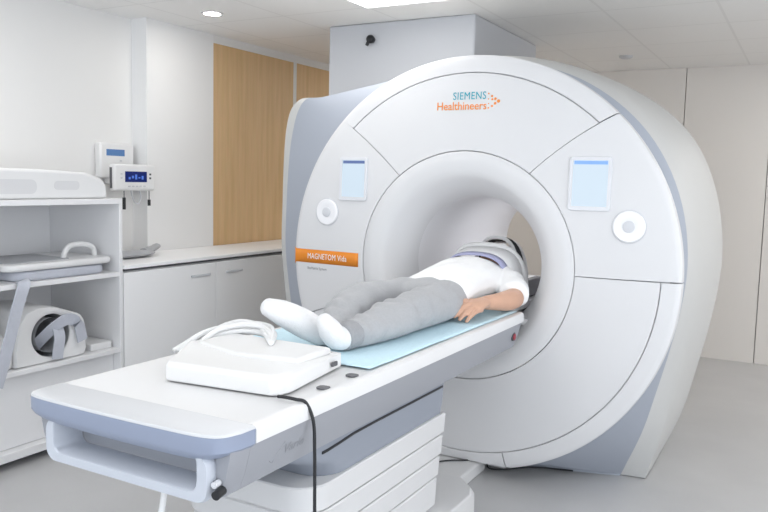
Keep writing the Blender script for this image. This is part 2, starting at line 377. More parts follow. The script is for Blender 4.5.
# ------------------------------------------------------------------ open shelf unit
SY0, SY1 = -2.6, -.455
su = thing('shelf_unit', 'white open shelf unit holding scanner coils, left of the cabinets', 'shelf unit', (-2.06, -1.5, 0))
XB = -2.40
finish('top_board', boxes((XB, XF, SY0, SY1, 1.270, 1.298)), M['shelf'], su, bevel=.002)
finish('side_panel', boxes((XB, XF, SY1-.022, SY1, .044, 1.269)), M['shelf'], su, bevel=.002)
finish('side_panel', boxes((XB, XF, SY0, SY0+.022, .044, 1.269)), M['shelf'], su, bevel=.002)
finish('back_panel', boxes((XB, XB+.012, SY0+.023, SY1-.023, .045, 1.269)), M['shelf'], su, smooth=False)
finish('shelf_board', boxes((XB+.013, XF-.004, SY0+.023, SY1-.023, .874, .898)), M['shelf'], su, bevel=.002)
finish('shelf_board', boxes((XB+.013, XF-.002, SY0+.023, SY1-.023, .453, .477)), M['shelf'], su, bevel=.002)
finish('bottom_board', boxes((XB+.013, XF, SY0+.023, SY1-.023, .044, .085)), M['shelf'], su, bevel=.002)
finish('drawer_front', boxes((XF-.075, XF-.055, SY0+.024, SY1-.024, .087, .452)), M['shelf'], su, bevel=.002)
finish('plinth', boxes((XB, XF-.09, SY0+.02, SY1-.02, 0, .044)), M['dark'], su, smooth=False)

# white tray coil on top of the shelf unit
tr = thing('tray_coil', 'long white moulded coil tray lying on top of the shelf unit', 'coil', (-2.03, -1.3, 1.298))
prof = [(-2.4, 1.299), (-.52, 1.299), (-.52, 1.372), (-.56, 1.408), (-.66, 1.436), (-.95, 1.446), (-1.6, 1.450), (-2.4, 1.450)]
finish('shell', prism(prof, 'x', -2.18, -1.86), M['coil'], tr, bevel=.016, seg=4)
finish('recess_shade', prism(round_rect(-.85, -.70, 1.345, 1.39, .02), 'x', -1.862, -1.8585), M['recess_shade'], tr)  # flat patches; the darker colour stands in for shade in a recess
finish('recess_shade', prism(round_rect(-1.9, -.95, 1.325, 1.395, .03), 'x', -1.862, -1.8585), M['recess_shade'], tr)
# two flat coils on the middle shelf
fc = thing('flat_coil', 'flat white coil with carry handle, lying on the grey pad', 'coil', (-2.05, -.85, .95))
finish('panel', prism(round_rect(-2.28, -1.84, -1.13, -.492, .06), 'z', .951, .985), M['coil'], fc, bevel=.012)
finish('cover_pad', prism(round_rect(-2.24, -1.90, -1.09, -.72, .04), 'z', .985, .989), M['coilg'], fc)
finish('handle', tube([(-1.95, -.735, .985), (-1.95, -.725, 1.018), (-1.96, -.68, 1.048), (-1.96, -.60, 1.05), (-1.96, -.54, 1.03), (-1.96, -.525, .986)], .0145, n=12, sm=30), M['coil'], fc)
gp = thing('grey_pad', 'grey flat pad coil under the white coil with carry handle', 'pad', (-2.05, -.85, .898))
finish('pad', prism(round_rect(-2.28, -1.85, -1.08, -.53, .07), 'z', .899, .948), M['strap'], gp, bevel=.014)
# strap hanging over the shelf edge
sb = bmesh.new()
def ribbon(bm, P, w, th=.004, side=(0, 1, 0), sm=40):
    Q = catmull(P, sm); sd = Vector(side)
    rings = []
    for i, p in enumerate(Q):
        t = (Q[min(i+1, len(Q)-1)]-Q[max(i-1, 0)]).normalized(); s = (sd-t*sd.dot(t)).normalized(); nn = t.cross(s)
        rings.append([p+s*w/2+nn*th/2, p-s*w/2+nn*th/2, p-s*w/2-nn*th/2, p+s*w/2-nn*th/2])
    return loft(rings, bm=bm)
ribbon(sb, [(-1.848, -1.06, .904), (-1.835, -1.062, .909), (-1.815, -1.068, .908), (-1.798, -1.08, .885), (-1.792, -1.125, .77), (-1.79, -1.165, .64), (-1.79, -1.20, .53), (-1.79, -1.235, .43)], .06, .006, (0, .95, .3))
hs = finish('hanging_strap', sb, M['strap']); tag(hs, 'blue-grey fabric strap hanging over the edge of the middle shelf', 'strap')
rp = thing('rolled_strap', 'rolled grey strap bundle on the middle shelf beside the flat coils', 'strap', (-1.95, -1.25, .898))
finish('roll', tube([(-1.95, -1.26, .95), (-1.88, -1.30, .95), (-1.86, -1.38, .95)], .044, n=16, sm=10), M['strap'], rp)
# knee coil on the lower shelf
kc = thing('knee_coil', 'white box coil with a dark round opening and loose straps, lower shelf', 'coil', (-2.0, -.86, .477))
outer = [(-1.09, .478), (-.69, .478), (-.675, .50), (-.682, .66), (-.71, .70), (-.78, .725), (-.87, .758), (-.96, .763), (-1.03, .745), (-1.07, .69), (-1.092, .55)]
cy, cz, rr_ = -.885, .612, .112
n = 44
def outer_at(a):
    d = Vector((math.cos(a), math.sin(a))); best = None
    for p, q in zip(outer, outer[1:]+outer[:1]):
        p = Vector(p)-Vector((cy, cz)); q = Vector(q)-Vector((cy, cz)); e = q-p
        den = d.x*e.y-d.y*e.x
        if abs(den) < 1e-9: continue
        s = (p.x*e.y-p.y*e.x)/den; u = (p.x*d.y-p.y*d.x)/den
        if s > 0 and -1e-6 <= u <= 1+1e-6 and (best is None or s < best): best = s
    return (cy+d.x*best, cz+d.y*best)
A = [2*PI*k/n for k in range(n)]
ro = [outer_at(a) for a in A]; ri = [(cy+rr_*math.cos(a), cz+rr_*.98*math.sin(a)) for a in A]
ril = [(cy+(rr_+.012)*math.cos(a), cz+(rr_+.012)*math.sin(a)) for a in A]
rings = [[(-2.2, *p) for p in ro], [(-1.865, *p) for p in ro], [(-1.852, cy+(p[0]-cy)*.97, cz+(p[1]-cz)*.97) for p in ro], [(-1.852, *p) for p in ril], [(-1.862, *p) for p in ri], [(-2.12, *p) for p in ri]]
bm = loft(rings, cap0=True, cap1=True); finish('shell', bm, M['coil'], kc, angle=40)
finish('liner', loft([[(-1.868, cy+(rr_-.001)*math.cos(a), cz+(rr_-.001)*.98*math.sin(a)) for a in A], [(-2.115, cy+(rr_-.001)*math.cos(a), cz+(rr_-.001)*.98*math.sin(a)) for a in A],
      [(-2.115, cy+.085*math.cos(a), cz+.085*math.sin(a)) for a in A], [(-1.868, cy+.088*math.cos(a), cz+.088*math.sin(a)) for a in A]], cap0=False, cap1=False), M['coilg'], kc)
bm = bmesh.new(); ribbon(bm, [(-1.95, -.92, .545), (-1.90, -.90, .60), (-1.85, -.86, .66), (-1.835, -.80, .685), (-1.83, -.745, .65), (-1.83, -.72, .56)], .06, .006, (0, .7, -.7)); finish('strap', bm, M['strap'], kc)
bm = bmesh.new(); ribbon(bm, [(-1.88, -.84, .67), (-1.842, -.85, .60), (-1.836, -.865, .53), (-1.836, -.87, .49)], .062, .006, (0, 1, 0)); finish('strap', bm, M['strap'], kc)
sbx = finish('small_box', prism(round_rect(-2.1, -1.87, -.63, -.488, .012), 'z', .4775, .515), M['coil'], bevel=.005); tag(sbx, 'small low white box on the lower shelf beside the knee coil', 'box')
bk = thing('cushion', 'white wedge cushion on the lower shelf behind the hanging strap', 'cushion', (-1.98, -1.25, .477))
finish('wedge', prism([(-1.50, .478), (-1.097, .478), (-1.097, .60), (-1.2, .71), (-1.5, .72)], 'x', -2.2, -1.86), M['coil'], bk, bevel=.02)

# ------------------------------------------------------------------ MRI scanner
ZC = 1.03
sc = thing('mri_scanner', 'large round white MRI scanner with grey side bands and open bore', 'MRI scanner', (0, .8, 0))
def dome(r): return -.034*(1-(r/1.0)**2)*(1 if r < 1 else 0)
def fy(x, z): return dome(math.hypot(x, z-ZC))
def pt(r, a, y): return (r*math.cos(a), y, max(ZC+r*math.sin(a), .072))
def sector(profile, a_in, b_in, a_out, b_out, name, m, thick=.03, n=None, closed=False):
    """curved cover panel: profile is (r, y) from the inside to the outside; angles in degrees"""
    n = n or max(8, int(abs(b_in-a_in)/2.5))
    r0, r1 = profile[0][0], profile[-1][0]
    pr = [(profile[0][0], thick)] + profile + [(profile[-1][0], thick)]
    rings = []
    for k in range(n if closed else n+1):
        ring = []
        for r, y in pr:
            f = (r-r0)/(r1-r0) if r1 != r0 else 0
            a = a_in+(a_out-a_in)*f; b = b_in+(b_out-b_in)*f
            t = math.radians(a+(b-a)*k/n); ring.append(pt(r, t, y))
        rings.append(ring)
    if closed: rings.append(rings[0])
    bm = loft(rings, closed=True, cap0=not closed, cap1=not closed)
    if closed: bmesh.ops.remove_doubles(bm, verts=bm.verts[:], dist=1e-6)
    return finish(name, bm, m, sc, angle=30)
R1, R2 = .549, .915
g = .0016
def face_prof(r0, r1, k=8): return [(r0+.0, dome(r0)+.003), (r0+.003, dome(r0))] + [(r0+(r1-r0)*i/k, dome(r0+(r1-r0)*i/k)) for i in range(1, k)] + [(r1-.003, dome(r1)), (r1, dome(r1)+.003)]
TLo, TLi, TRi, TRo = 133.7, 129.2, 54.2, 47.2
TLx, TRx = TLi+(TLo-TLi)*(1-R1)/(R2-R1), TRi+(TRo-TRi)*(1-R1)/(R2-R1)
dg_ = .17
pf = face_prof(R1+g, R2-g)
rimp = [(R2+g, dome(R2)+.003), (R2+g+.003, dome(R2)), (.945, dome(.945)), (.972, -.001), (.988, .004), (.997, .012), (1.0, .026)]
full = pf[:-2] + [(.905, dome(.905))] + rimp[2:]
sector(pf, TRi+dg_, TLi-dg_, TRo+dg_, TLo-dg_, 'cover_panel', M['shell'])                       # upper, with the lettering
sector(full, -.6+dg_, TRi-dg_, -.1+dg_, TRx-dg_, 'cover_panel', M['shell'], thick=.05)       # with the larger screen
sector(full, TLi+dg_, 200-dg_, TLx, 200-dg_, 'cover_panel', M['shell'], thick=.05)              # with the stripe
sector(pf, 200+dg_, 359.4-dg_, 200+dg_, 359.8-dg_, 'cover_panel', M['shell'], n=90)             # lower
sector(rimp, TRo+dg_, TLo-.03, TRx+dg_, TLx, 'cover_rim', M['shell'], thick=.05, n=70)
sector(rimp, 200+dg_, 285-dg_, 200+dg_, 285-dg_, 'cover_rim', M['shell'], thick=.05, n=70)
sector(rimp, 285+dg_, 359.8-dg_, 285+dg_, 359.9-dg_, 'cover_rim', M['shell'], thick=.05, n=70)
# dark ground of the joints
bm = bmesh.new(); nn = 120
loft([[pt(.555, 2*PI*k/nn, .004) for k in range(nn)], [pt(.95, 2*PI*k/nn, .012) for k in range(nn)]], cap0=False, cap1=False, bm=bm)
finish('joint_backing', bm, M['gap'], sc)
# flared ring round the bore, and the tunnel
bp = [(R1-g, dome(R1)+.003), (R1-g-.003, dome(R1)), (.50, -.0245), (.462, -.022), (.442, -.016), (.426, -.004), (.409, .018), (.390, .045), (.372, .075), (.356, .110), (.345, .145), (.339, .172), (.336, .19)]
nn = 128
rings = [[pt(r, 2*PI*k/nn, y) for k in range(nn)] for r, y in bp]
rings = [[pt(R1-g, 2*PI*k/nn, .03) for k in range(nn)]] + rings
finish('bore_flare', loft(rings, cap0=False, cap1=False), M['shell'], sc, angle=60)
tun = [(.336, .1905), (.336, 1.45), (.352, 1.55), (.38, 1.64), (.43, 1.70)]
finish('bore_tunnel', loft([[pt(r, 2*PI*k/nn, y) for k in range(nn)] for r, y in tun], cap0=False, cap1=False), M['bore'], sc, angle=60)
# level sill under the table inside the flare
zs = .800; st = [(.402, .024), (.389, .047), (.371, .077), (.355, .112), (.344, .147), (.337, .18), (.335, .3), (.335, 1.5)]
L = [(-math.sqrt(max(r*r-(zs-ZC)**2, 0))+.0, y) for r, y in st]
bm = bmesh.new(); rr3 = [[(x, y, zs-.03), (x, y, zs), (-x, y, zs), (-x, y, zs-.03)] for x, y in L]; loft(rr3, bm=bm)
finish('bore_sill', bm, M['shell'], sc)

# body behind the face: loops of matching points (x, z from the centre, y)
TH = [255, 222, 186, 165, 150, 139, 124, 107, 90, 59, 31.5, 3, -35, -75]
B_ = [(-.95, -1.03, .36), (-1.10, -.60, .22), (-1.165, -.10, .16), (-1.165, .25, .15), (-1.135, .62, .15), (-1.06, .822, .15), (-.91, .851, .155), (-.56, .915, .18), (-.04, 1.0, .15), (.495, .882, .13), (.862, .555, .13), (1.0, .06, .13), (.868, -.62, .22), (.715, -1.03, .40)]
C_ = [(-1.0, -1.03, .38), (-1.15, -.60, .235), (-1.212, -.10, .185), (-1.212, .25, .175), (-1.19, .68, .175), (-1.112, .835, .178), (-.93, .853, .19), (-.57, .92, .25), (-.03, 1.03, .24), (.512, .906, .22), (.885, .580, .22), (1.03, .06, .22), (.925, -.65, .32), (.83, -1.03, .415)]
D_ = [(-1.02, -1.03, .66), (-1.17, -.60, .60), (-1.235, -.10, .6), (-1.235, .25, .6), (-1.205, .69, .6), (-1.13, .842, .6), (-.95, .862, .6), (-.60, .94, .62), (-.03, 1.08, .64), (.56, .922, .65), (.935, .61, .65), (1.085, .07, .65), (.965, -.66, .66), (.832, -1.03, .66)]
E_ = [(-1.0, -1.03, 1.2), (-1.14, -.60, 1.2), (-1.20, -.10, 1.2), (-1.20, .25, 1.2), (-1.17, .67, 1.2), (-1.10, .83, 1.2), (-.93, .85, 1.2), (-.58, .93, 1.2), (-.03, 1.06, 1.2), (.53, .905, 1.2), (.89, .60, 1.2), (1.02, .07, 1.2), (.93, -.66, 1.2), (.825, -1.03, 1.2)]
F_ = [(-.95, -1.03, 1.66), (-1.06, -.58, 1.66), (-1.10, -.10, 1.66), (-1.10, .22, 1.66), (-1.06, .58, 1.66), (-1.0, .74, 1.66), (-.86, .80, 1.66), (-.54, .90, 1.66), (-.03, .98, 1.66), (.48, .84, 1.66), (.82, .56, 1.66), (.965, .06, 1.66), (.88, -.66, 1.68), (.81, -1.03, 1.70)]
NU = 130
def lp(P): return [(p.x, p.z, p.y+ZC if False else 0) for p in P]
def dense(P):
    return [(q.x, q.z, max(q.y+ZC, .004)) for q in catmull([(a, b, c) for a, b, c in P], NU)]
def circ(r, y):
    T = catmull([(t, 0, 0) for t in TH], NU)
    return [(r*math.cos(math.radians(t.x)), y, max(ZC+r*math.sin(math.radians(t.x)), .06)) for t in T]
def blend(P, Q, f): return [tuple(a+(b-a)*f for a, b in zip(p, q)) for p, q in zip(P, Q)]
dB, dC, dD, dE, dF = map(dense, (B_, C_, D_, E_, F_))
A0 = circ(.965, .045)
finish('grey_band', loft([A0, blend(A0, dB, .5), dB], closed=False), M['band'], sc, angle=50)
def spline_loops(Ls, k):
    out = []
    for i in range(len(Ls[0])):
        out.append([tuple(q) for q in catmull([l[i] for l in Ls], k)])
    return [[out[i][j] for i in range(len(out))] for j in range(k+1)]
edge = [blend(dB, dC, .001), blend(dB, dC, .55), dC]
body = [edge[0], edge[1]] + spline_loops([dC, dD, dE, dF], 18)
body = [[(x, y, max(z, .004)) for x, y, z in r] for r in body]
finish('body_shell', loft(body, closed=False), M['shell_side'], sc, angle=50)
R0 = circ(.43, 1.70)
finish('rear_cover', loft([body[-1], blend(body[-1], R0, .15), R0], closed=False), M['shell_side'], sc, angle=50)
bp2 = [(-.9, .40), (-.62, .36), (-.34, .285), (-.14, .21), (.14, .21), (.34, .285), (.62, .360), (.712, .392), (.712, 1.6), (-.9, 1.6)]
finish('base_plinth', loft([[(x, y, 0) for x, y in bp2], [(x, y, .05) for x, y in bp2], [(x*.99, y-.01, .13) for x, y in bp2]]), M['band'], sc, angle=30)
finish('front_skirt', prism(round_rect(-.2, .20, .155, .25, .02), 'z', .004, .12), M['shell'], sc, angle=30)
# joint line across the foot
fj = [(.862+.002, .33, ZC-.665), (.918, .405, ZC-.672)]

# screens
def touch_screen(x0, x1, z0, z1, bar):
    yf = min(fy(x, z) for x in (x0, x1) for z in (z0, z1)); yb = max(fy(x, z) for x in (x0, x1) for z in (z0, z1))
    fr = round_rect(x0, x1, z0, z1, .014)
    inn = round_rect(x0+.016, x1-.016, z0+.020, z1-.016, .003)
    rings = [[(x, fy(x, z)+.004, z) for x, z in fr], [(x, fy(x, z)-.006, z) for x, z in fr],
             [(x*.98+.02*(x0+x1)/2, fy(x, z)-.009, z*.98+.02*(z0+z1)/2) for x, z in fr], [(x, fy(x, z)-.009, z) for x, z in inn], [(x, fy(x, z)-.004, z) for x, z in inn]]
    o = finish('touch_screen', loft(rings, cap0=False, cap1=False), M['frame'], sc, angle=30)
    xa, xb, za, zb = x0+.016, x1-.016, z0+.020, z1-.016
    quad = lambda a, b, c, d, w: loft([[(a, fy(a, c)-w, c), (b, fy(b, c)-w, c), (b, fy(b, c)-w+.003, c), (a, fy(a, c)-w+.003, c)], [(a, fy(a, d)-w, d), (b, fy(b, d)-w, d), (b, fy(b, d)-w+.003, d), (a, fy(a, d)-w+.003, d)]])
    for nm, q, mm in (('glass', quad(xa, xb, za, zb, .0045), M['screen']), ('header_bar', quad(xa+.004, xb-.004, zb-.018, zb-.003, .0052), bar)):
        c = finish(nm, q, mm, None, smooth=False); c.parent = o; c.matrix_parent_inverse = Matrix.Identity(4)
        c.location = (0, 0, 0)
        c.matrix_parent_inverse = o.matrix_world.inverted() if False else Matrix.Identity(4)
touch_screen(-.704, -.532, 1.322, 1.547, M['screendark'])
touch_screen(.505, .69, 1.318, 1.556, M['screenbar'])
def dial(x, z):
    y = fy(x, z)
    rg = lambda r, d, n=48: [(x+r*math.cos(2*PI*k/n), fy(x+r*math.cos(2*PI*k/n), z+r*math.sin(2*PI*k/n))-d, z+r*math.sin(2*PI*k/n)) for k in range(n)]
    finish('control_dial', loft([rg(.074, -.002), rg(.074, .002), rg(.071, .003), rg(.0697, .001)], cap0=False, cap1=False), M['knobg'], sc, angle=30)
    finish('dial_face', loft([rg(.0695, .0), rg(.0695, .005), rg(.064, .010), rg(.040, .011), rg(.030, .008)]), M['knobw'], sc, angle=30)
    finish('dial_button', loft([rg(.026, .006), rg(.025, .0115), rg(.018, .013)]), M['knobg'], sc, angle=30)
dial(.773, 1.257); dial(-.780, 1.257)
# orange stripe
bm = bmesh.new(); N = 16; rows = []
for i in range(N+1):
    x = -.992+(.992-.577)*i/N
    zt, zb = 1.052, .980
    if i == 0: zt, zb = 1.062, .968
    if i == 1: x = -.985
    r = lambda z: (x, -.0012+(fy(x, z) if math.hypot(x, z-ZC) < .945 else (dome(.945) + (math.hypot(x, z-ZC)-.945)*.10)), z)
    rows.append([r(zb), r((zb+zt)/2), r(zt)])
loft(rows, closed=False, bm=bm)
st_ = finish('orange_stripe', bm, M['orange'], sc)
sol = st_.modifiers.new('thick', 'SOLIDIFY'); sol.thickness = .001
# lettering
def on_face(x0, z0, k=1.0, d=.0012):
    return lambda u, v, w: (x0+u*k, fy(x0+u*k, z0+v)-d-max(w, 0), z0+v)
text_mesh('lettering_maker', 'SIEMENS', .050, M['teal'], sc, on_face(-.075, 1.820, .86), bold=0, spacing=1.08)
text_mesh('lettering_division', 'Healthineers', .054, M['orink'], sc, on_face(-.158, 1.772, .93), bold=.0004)
bm = bmesh.new()
for (dx, dz, r) in ((.118, 1.858, .004), (.135, 1.846, .0055), (.118, 1.833, .003), (.152, 1.833, .0065), (.137, 1.831, .005), (.168, 1.822, .008), (.152, 1.812, .0065), (.120, 1.812, .003), (.137, 1.800, .0055), (.120, 1.792, .004)):
    bmesh.ops.create_cone(bm, cap_ends=True, segments=12, radius1=r, radius2=r, depth=.001, matrix=Matrix.Translation((dx-.012, fy(dx, dz)-.0012, dz-.014)) @ Matrix.Rotation(PI/2, 4, 'X'))
finish('dot_emblem', bm, M['orink'], sc, smooth=False)
text_mesh('lettering_model', 'MAGNETOM Vida', .043, M['whiteink'], sc, on_face(-.905, 1.003, .74, .0032), bold=0, spacing=1.06)
text_mesh('lettering_subtitle', 'BioMatrix System', .020, M['greyink'], sc, on_face(-.905, .945, .9))

# ------------------------------------------------------------------ patient table
TZ = .85
pt_ = thing('patient_table', 'long white and grey scanner table on a ribbed white pedestal', 'scanner table', (0, -1.1, 0))
def outline(x, y0, y1, r, n=6):
    return [(-x, y1), (-x, y0+r)] + [(-x+r-r*math.cos(math.radians(90*i/n)), y0+r-r*math.sin(math.radians(90*i/n))) for i in range(1, n+1)] + \
           [(x-r+r*math.sin(math.radians(90*i/n)), y0+r-r*math.cos(math.radians(90*i/n))) for i in range(0, n+1)] + [(x, y1)]
# white top layer with gentle edges
top = [(-.345, -2.01), (.345, -2.01), (.345, -.088), (-.345, -.088)]
prof = [(.345, .806), (.345, .838), (.341, .847), (.332, .850), (.312, .8495), (.30, .846)]
sec = [(x, z) for x, z in prof] + [(-x, z) for x, z in reversed(prof)]
finish('table_top', prism(sec, 'y', -2.008, -.088), M['tablew'], pt_, angle=25)
# pale grey end cap, bowed towards the front
def cap_outline(off, n=30):
    Q = [(-.344, -2.060), (-.338, -2.100), (-.300, -2.128), (-.15, -2.136), (0, -2.138), (.15, -2.136), (.275, -2.130), (.325, -2.108), (.343, -2.06)]
    return [(-.345+off, -2.010)] + [(q.x*(1-off/.345), -2.010+(q.y+2.010)*(1-off*3.2)) for q in catmull([(a, b, 0) for a, b in Q], n)] + [(.345-off, -2.010)]
lay = [(.055, .778), (.030, .786), (.008, .798), (.001, .806), (0, .8425)]
finish('end_fascia', loft([[(x, y, z) for x, y in cap_outline(o)] for o, z in lay]), M['fascia'], pt_, angle=30)
lay = [(0, .843), (.001, .8455), (.003, .8485), (.007, .850)]
finish('end_cap', loft([[(x, y, z) for x, y in cap_outline(o)] for o, z in lay]), M['capg'], pt_, angle=30)
# grey skirt along both sides
sec = [(.338, .8055), (.336, .79), (.322, .735), (.304, .688), (.296, .683), (-.296, .683), (-.304, .688), (-.322, .735), (-.336, .79), (-.338, .8055)]
def skirt_ring(y, f=1): return [(x*f, y, z) for x, z in sec]
finish('side_skirt', loft([skirt_ring(-2.02), skirt_ring(-.10)]), M['skirt'], pt_, angle=25)
# open grip trough under the front end
for sg in (-1, 1):
    ck = [(sg*x, z) for x, z in ((.3375, .8050), (.336, .79), (.322, .735), (.304, .688), (.292, .688), (.292, .8050))]
    finish('end_cheek', loft([[(x*.985, y, z) for x, z in ck] if y < -2.08 else [(x, y, z) for x, z in ck] for y in (-2.086, -2.06, -2.0205)]), M['skirt'], pt_, angle=30)
fo = round_rect(-.272, .290, .676, .795, .034, 6); fi = round_rect(-.240, .255, .704, .792, .024, 6)
fr_ = [[(x, -2.088, z) for x, z in fo], [(x, -2.108, z) for x, z in fo], [(x*.99, -2.116, z+(.003 if z < .72 else -.003)) for x, z in fo],
       [(x*1.01, -2.116, z-(.003 if z < .72 else -.003)) for x, z in fi], [(x, -2.112, z) for x, z in fi], [(x*1.0, -2.024, z) for x, z in fi]]
bm = loft(fr_+[fr_[0]], cap0=False, cap1=False); bmesh.ops.remove_doubles(bm, verts=bm.verts[:], dist=1e-6)
finish('push_handle', bm, M['frame_b'], pt_, angle=40)
finish('socket', tube([(.312, -2.088, .712), (.316, -2.118, .709)], .011, n=18), M['black'], pt_)
finish('socket_collar', tube([(.300, -2.088, .728), (.302, -2.108, .727)], .008, n=14), M['knobg'], pt_)
finish('bolt', tube([(-.215, -2.0205, .748), (-.215, -2.03, .748)], .007, n=12), M['dark'], pt_)
# marks, sockets and button
for (x, y) in ((.292, -1.645), (.288, -1.484)):
    finish('strap_slot', prism(round_rect(x-.018, x+.018, y-.017, y+.017, .012), 'z', TZ-.003, TZ+.0012), M['dark'], pt_)
finish('release_button', tube([(.325, -.165, .748), (.334, -.165, .748)], .014, n=16), M['red'], pt_)
finish('button_bezel', tube([(.324, -.165, .748), (.331, -.165, .748)], .020, n=16), M['dark'], pt_)
def sx(z):   # x of the skirt face at height z
    P = [(.806, .338), (.79, .336), (.735, .322), (.688, .304)]
    for (a, xa), (b, xb) in zip(P, P[1:]):
        if z >= b: return xb+(xa-xb)*(z-b)/(a-b)
    return .304
text_mesh('lettering_table', 'Vario', .036, M['greyink'], pt_, lambda u, v, w: (sx(.735+v)+.001+max(w, 0), -1.875+u*1.15+v*.25, .735+v))
finish('check_mark', tube([(sx(.728)+.001, -1.925, .731), (sx(.722)+.001, -1.912, .722), (sx(.74)+.001, -1.90, .745), (sx(.765)+.001, -1.875, .768)], .0016, n=6), M['greyink'], pt_)
# hidden sliding cradle that runs into the bore
finish('sliding_cradle', boxes((-.25, .25, -.0875, 1.30, .816, .851)), M['tablew'], pt_, bevel=.006)
# slate shroud between table and pedestal
def ped_ring(x, y0, y1, r, z, dz=0): return [(a, b, z) for a, b in outline(x, y0, y1, r)]
bm = loft([ped_ring(.262, -1.80, -.76, .10, .682), ped_ring(.262, -1.78, -.76, .10, .66), ped_ring(.258, -1.60, -.762, .10, .585), ped_ring(.252, -1.56, -.765, .10, .54)])
finish('pedestal_shroud', bm, M['apron'], pt_, angle=30)
finish('shroud_slot', loft([[(.264+.0*k, y, z-.004), (.264, y, z+.004), (.255, y, z+.004), (.255, y, z-.004)] for k, (y, z) in enumerate([(-1.60, .640), (-1.57, .640), (-1.50, .644), (-1.42, .650), (-1.3, .651), (-.77, .649)])]), M['black'], pt_)
bands = [(.5395, .455), (.452, .370), (.367, .285), (.282, .165)]
for i, (z1, z0) in enumerate(bands):
    a = .262-.006*i; y1 = -.745-.008*i; y0 = -1.66+.012*i
    bm = loft([ped_ring(a-.008, y0+.008, y1-.008, .10, z0), ped_ring(a, y0, y1, .10, z0+.008), ped_ring(a+.003, y0-.003, y1+.003, .10, z1-.004), ped_ring(a-.001, y0+.001, y1-.001, .10, z1)])
    finish('pedestal_band', bm, M['ped'], pt_, angle=30)
    if i < 3: pass
bp_ = [(-.33, -1.72), (.33, -1.72), (.33, -.57), (.30, -.50), (.22, -.42), (-.22, -.42), (-.30, -.50), (-.33, -.57)]
bm = loft([[(x, y, 0.0) for x, y in bp_], [(x, y, .135) for x, y in bp_], [(x*.96, y+(.012 if y < -1 else -.012), .162) for x, y in bp_]])
finish('base_plate', bm, M['ped'], pt_, bevel=.006, angle=30)
fp = [(-.13, -.419), (.118, -.419), (.118, .098), (-.12, .098)]
finish('floor_plate', prism(fp, 'z', 0, .066), M['foot'], pt_, bevel=.012)

# blue sheet over the table
bm = bmesh.new(); rows = []
for j in range(61):
    y = -1.40+1.30*j/60
    row = []
    for i in range(25):
        x = -.300+(.300+.300+.018*j/60)*i/24
        z = .8525+.0022*noise.noise((x*9, y*7, 1))+.0015*noise.noise((x*25, y*22, 4))
        row.append((x, y, max(z, .8512)))
    rows.append(row)
loft(rows, closed=False, bm=bm)
sh = finish('absorbent_sheet', bm, M['sheet']); s_ = sh.modifiers.new('thick', 'SOLIDIFY'); s_.thickness = .0012; s_.offset = 1
tag(sh, 'pale blue absorbent sheet spread along the table under the patient', 'sheet')

# white coil block on the near part of the table
cb = thing('spine_coil', 'low white coil block on the near end of the table', 'coil', (.06, -1.62, TZ))
bt = [(-.118, -1.838), (.225, -1.800), (.245, -1.782), (.252, -1.74), (.205, -1.412), (-.26, -1.412), (-.26, -1.60)]
bm = loft([[(x, y, TZ+.0008) for x, y in bt], [(x*.995, y, TZ+.045) for x, y in bt], [(x*.97-.003, y*.995, TZ+(.055 if y < -1.5 else .038)) for x, y in bt]])
finish('housing', bm, M['coil'], cb, bevel=.008, angle=30)
finish('socket', boxes((.2215, .2285, -1.50, -1.47, TZ+.018, TZ+.033)), M['dark'], cb, bevel=.003)
finish('lid', prism([(-.22, -1.60), (-.02, -1.66), (.19, -1.62), (.18, -1.43), (-.22, -1.43)], 'z', TZ+.036, TZ+.062), M['coil'], cb, bevel=.012, angle=30)
# black cable over the table edge
P = [(.256, -1.806, .857), (.275, -1.808, .859), (.310, -1.803, .857), (.338, -1.795, .850), (.356, -1.786, .80), (.360, -1.784, .72), (.362, -1.784, .60), (.364, -1.784, .45), (.366, -1.787, .25), (.375, -1.79, .08), (.42, -1.83, .012), (.55, -1.95, .008), (.7, -2.2, .008)]
tag(finish('black_cable', tube(P, .0046, n=10, sm=90), M['black']), 'black cable running from the white coil block down the table side', 'cable')
# white cable bundle
bm = bmesh.new()
for k in range(10):
    q = random.uniform(-1, 1); h = random.uniform(-.012, .014)
    tube([(-.335+.008*k, -1.585+.006*k, .861), (-.320+.010*k, -1.53+.03*q, .885+h*.6), (-.30+.010*k, -1.46+.05*q, .915+h), (-.26+.012*k, -1.41+.04*q, .930+h), (-.195+.012*k, -1.392+.02*q, .925+h), (-.13+.012*k, -1.392-.008*k, .920+h*.4), (-.09+.012*k, -1.42-.012*k, .9225)], .0095, bm=bm, n=9, sm=28)
tag(finish('cable_bundle', bm, M['coil']), 'bundle of white cables heaped at the far corner of the coil block', 'cable bundle')
# white lead hanging below the table end
tag(finish('white_lead', tube([(.09, -2.04, .684), (.085, -2.05, .62), (.075, -2.06, .5), (.07, -2.05, .3), (.07, -2.03, .02)], .008, n=10, sm=30), M['coil']), 'white lead hanging from the near end of the table', 'cable')
# thin black cable along the plate and scanner foot
P = [(-.10, -.36, .071), (-.05, -.1, .071), (.06, .0, .071), (.108, .085, .071), (.124, .095, .06), (.125, .10, .03), (.135, .115, .006), (.20, .145, .005), (.32, .255, .005), (.5, .315, .005)]
tag(finish('floor_cable', tube(P, .004, n=8, sm=60), M['black']), 'thin black cable along the scanner base and its floor plate', 'cable')

# ------------------------------------------------------------------ the patient
pe = thing('person', 'person in white shirt, grey trousers and white socks lying on the table', 'person', (0, -.3, TZ))
bm = bmesh.new()
ZB = .856
DY = -.105; CX = .025           # place of the body along and across the table
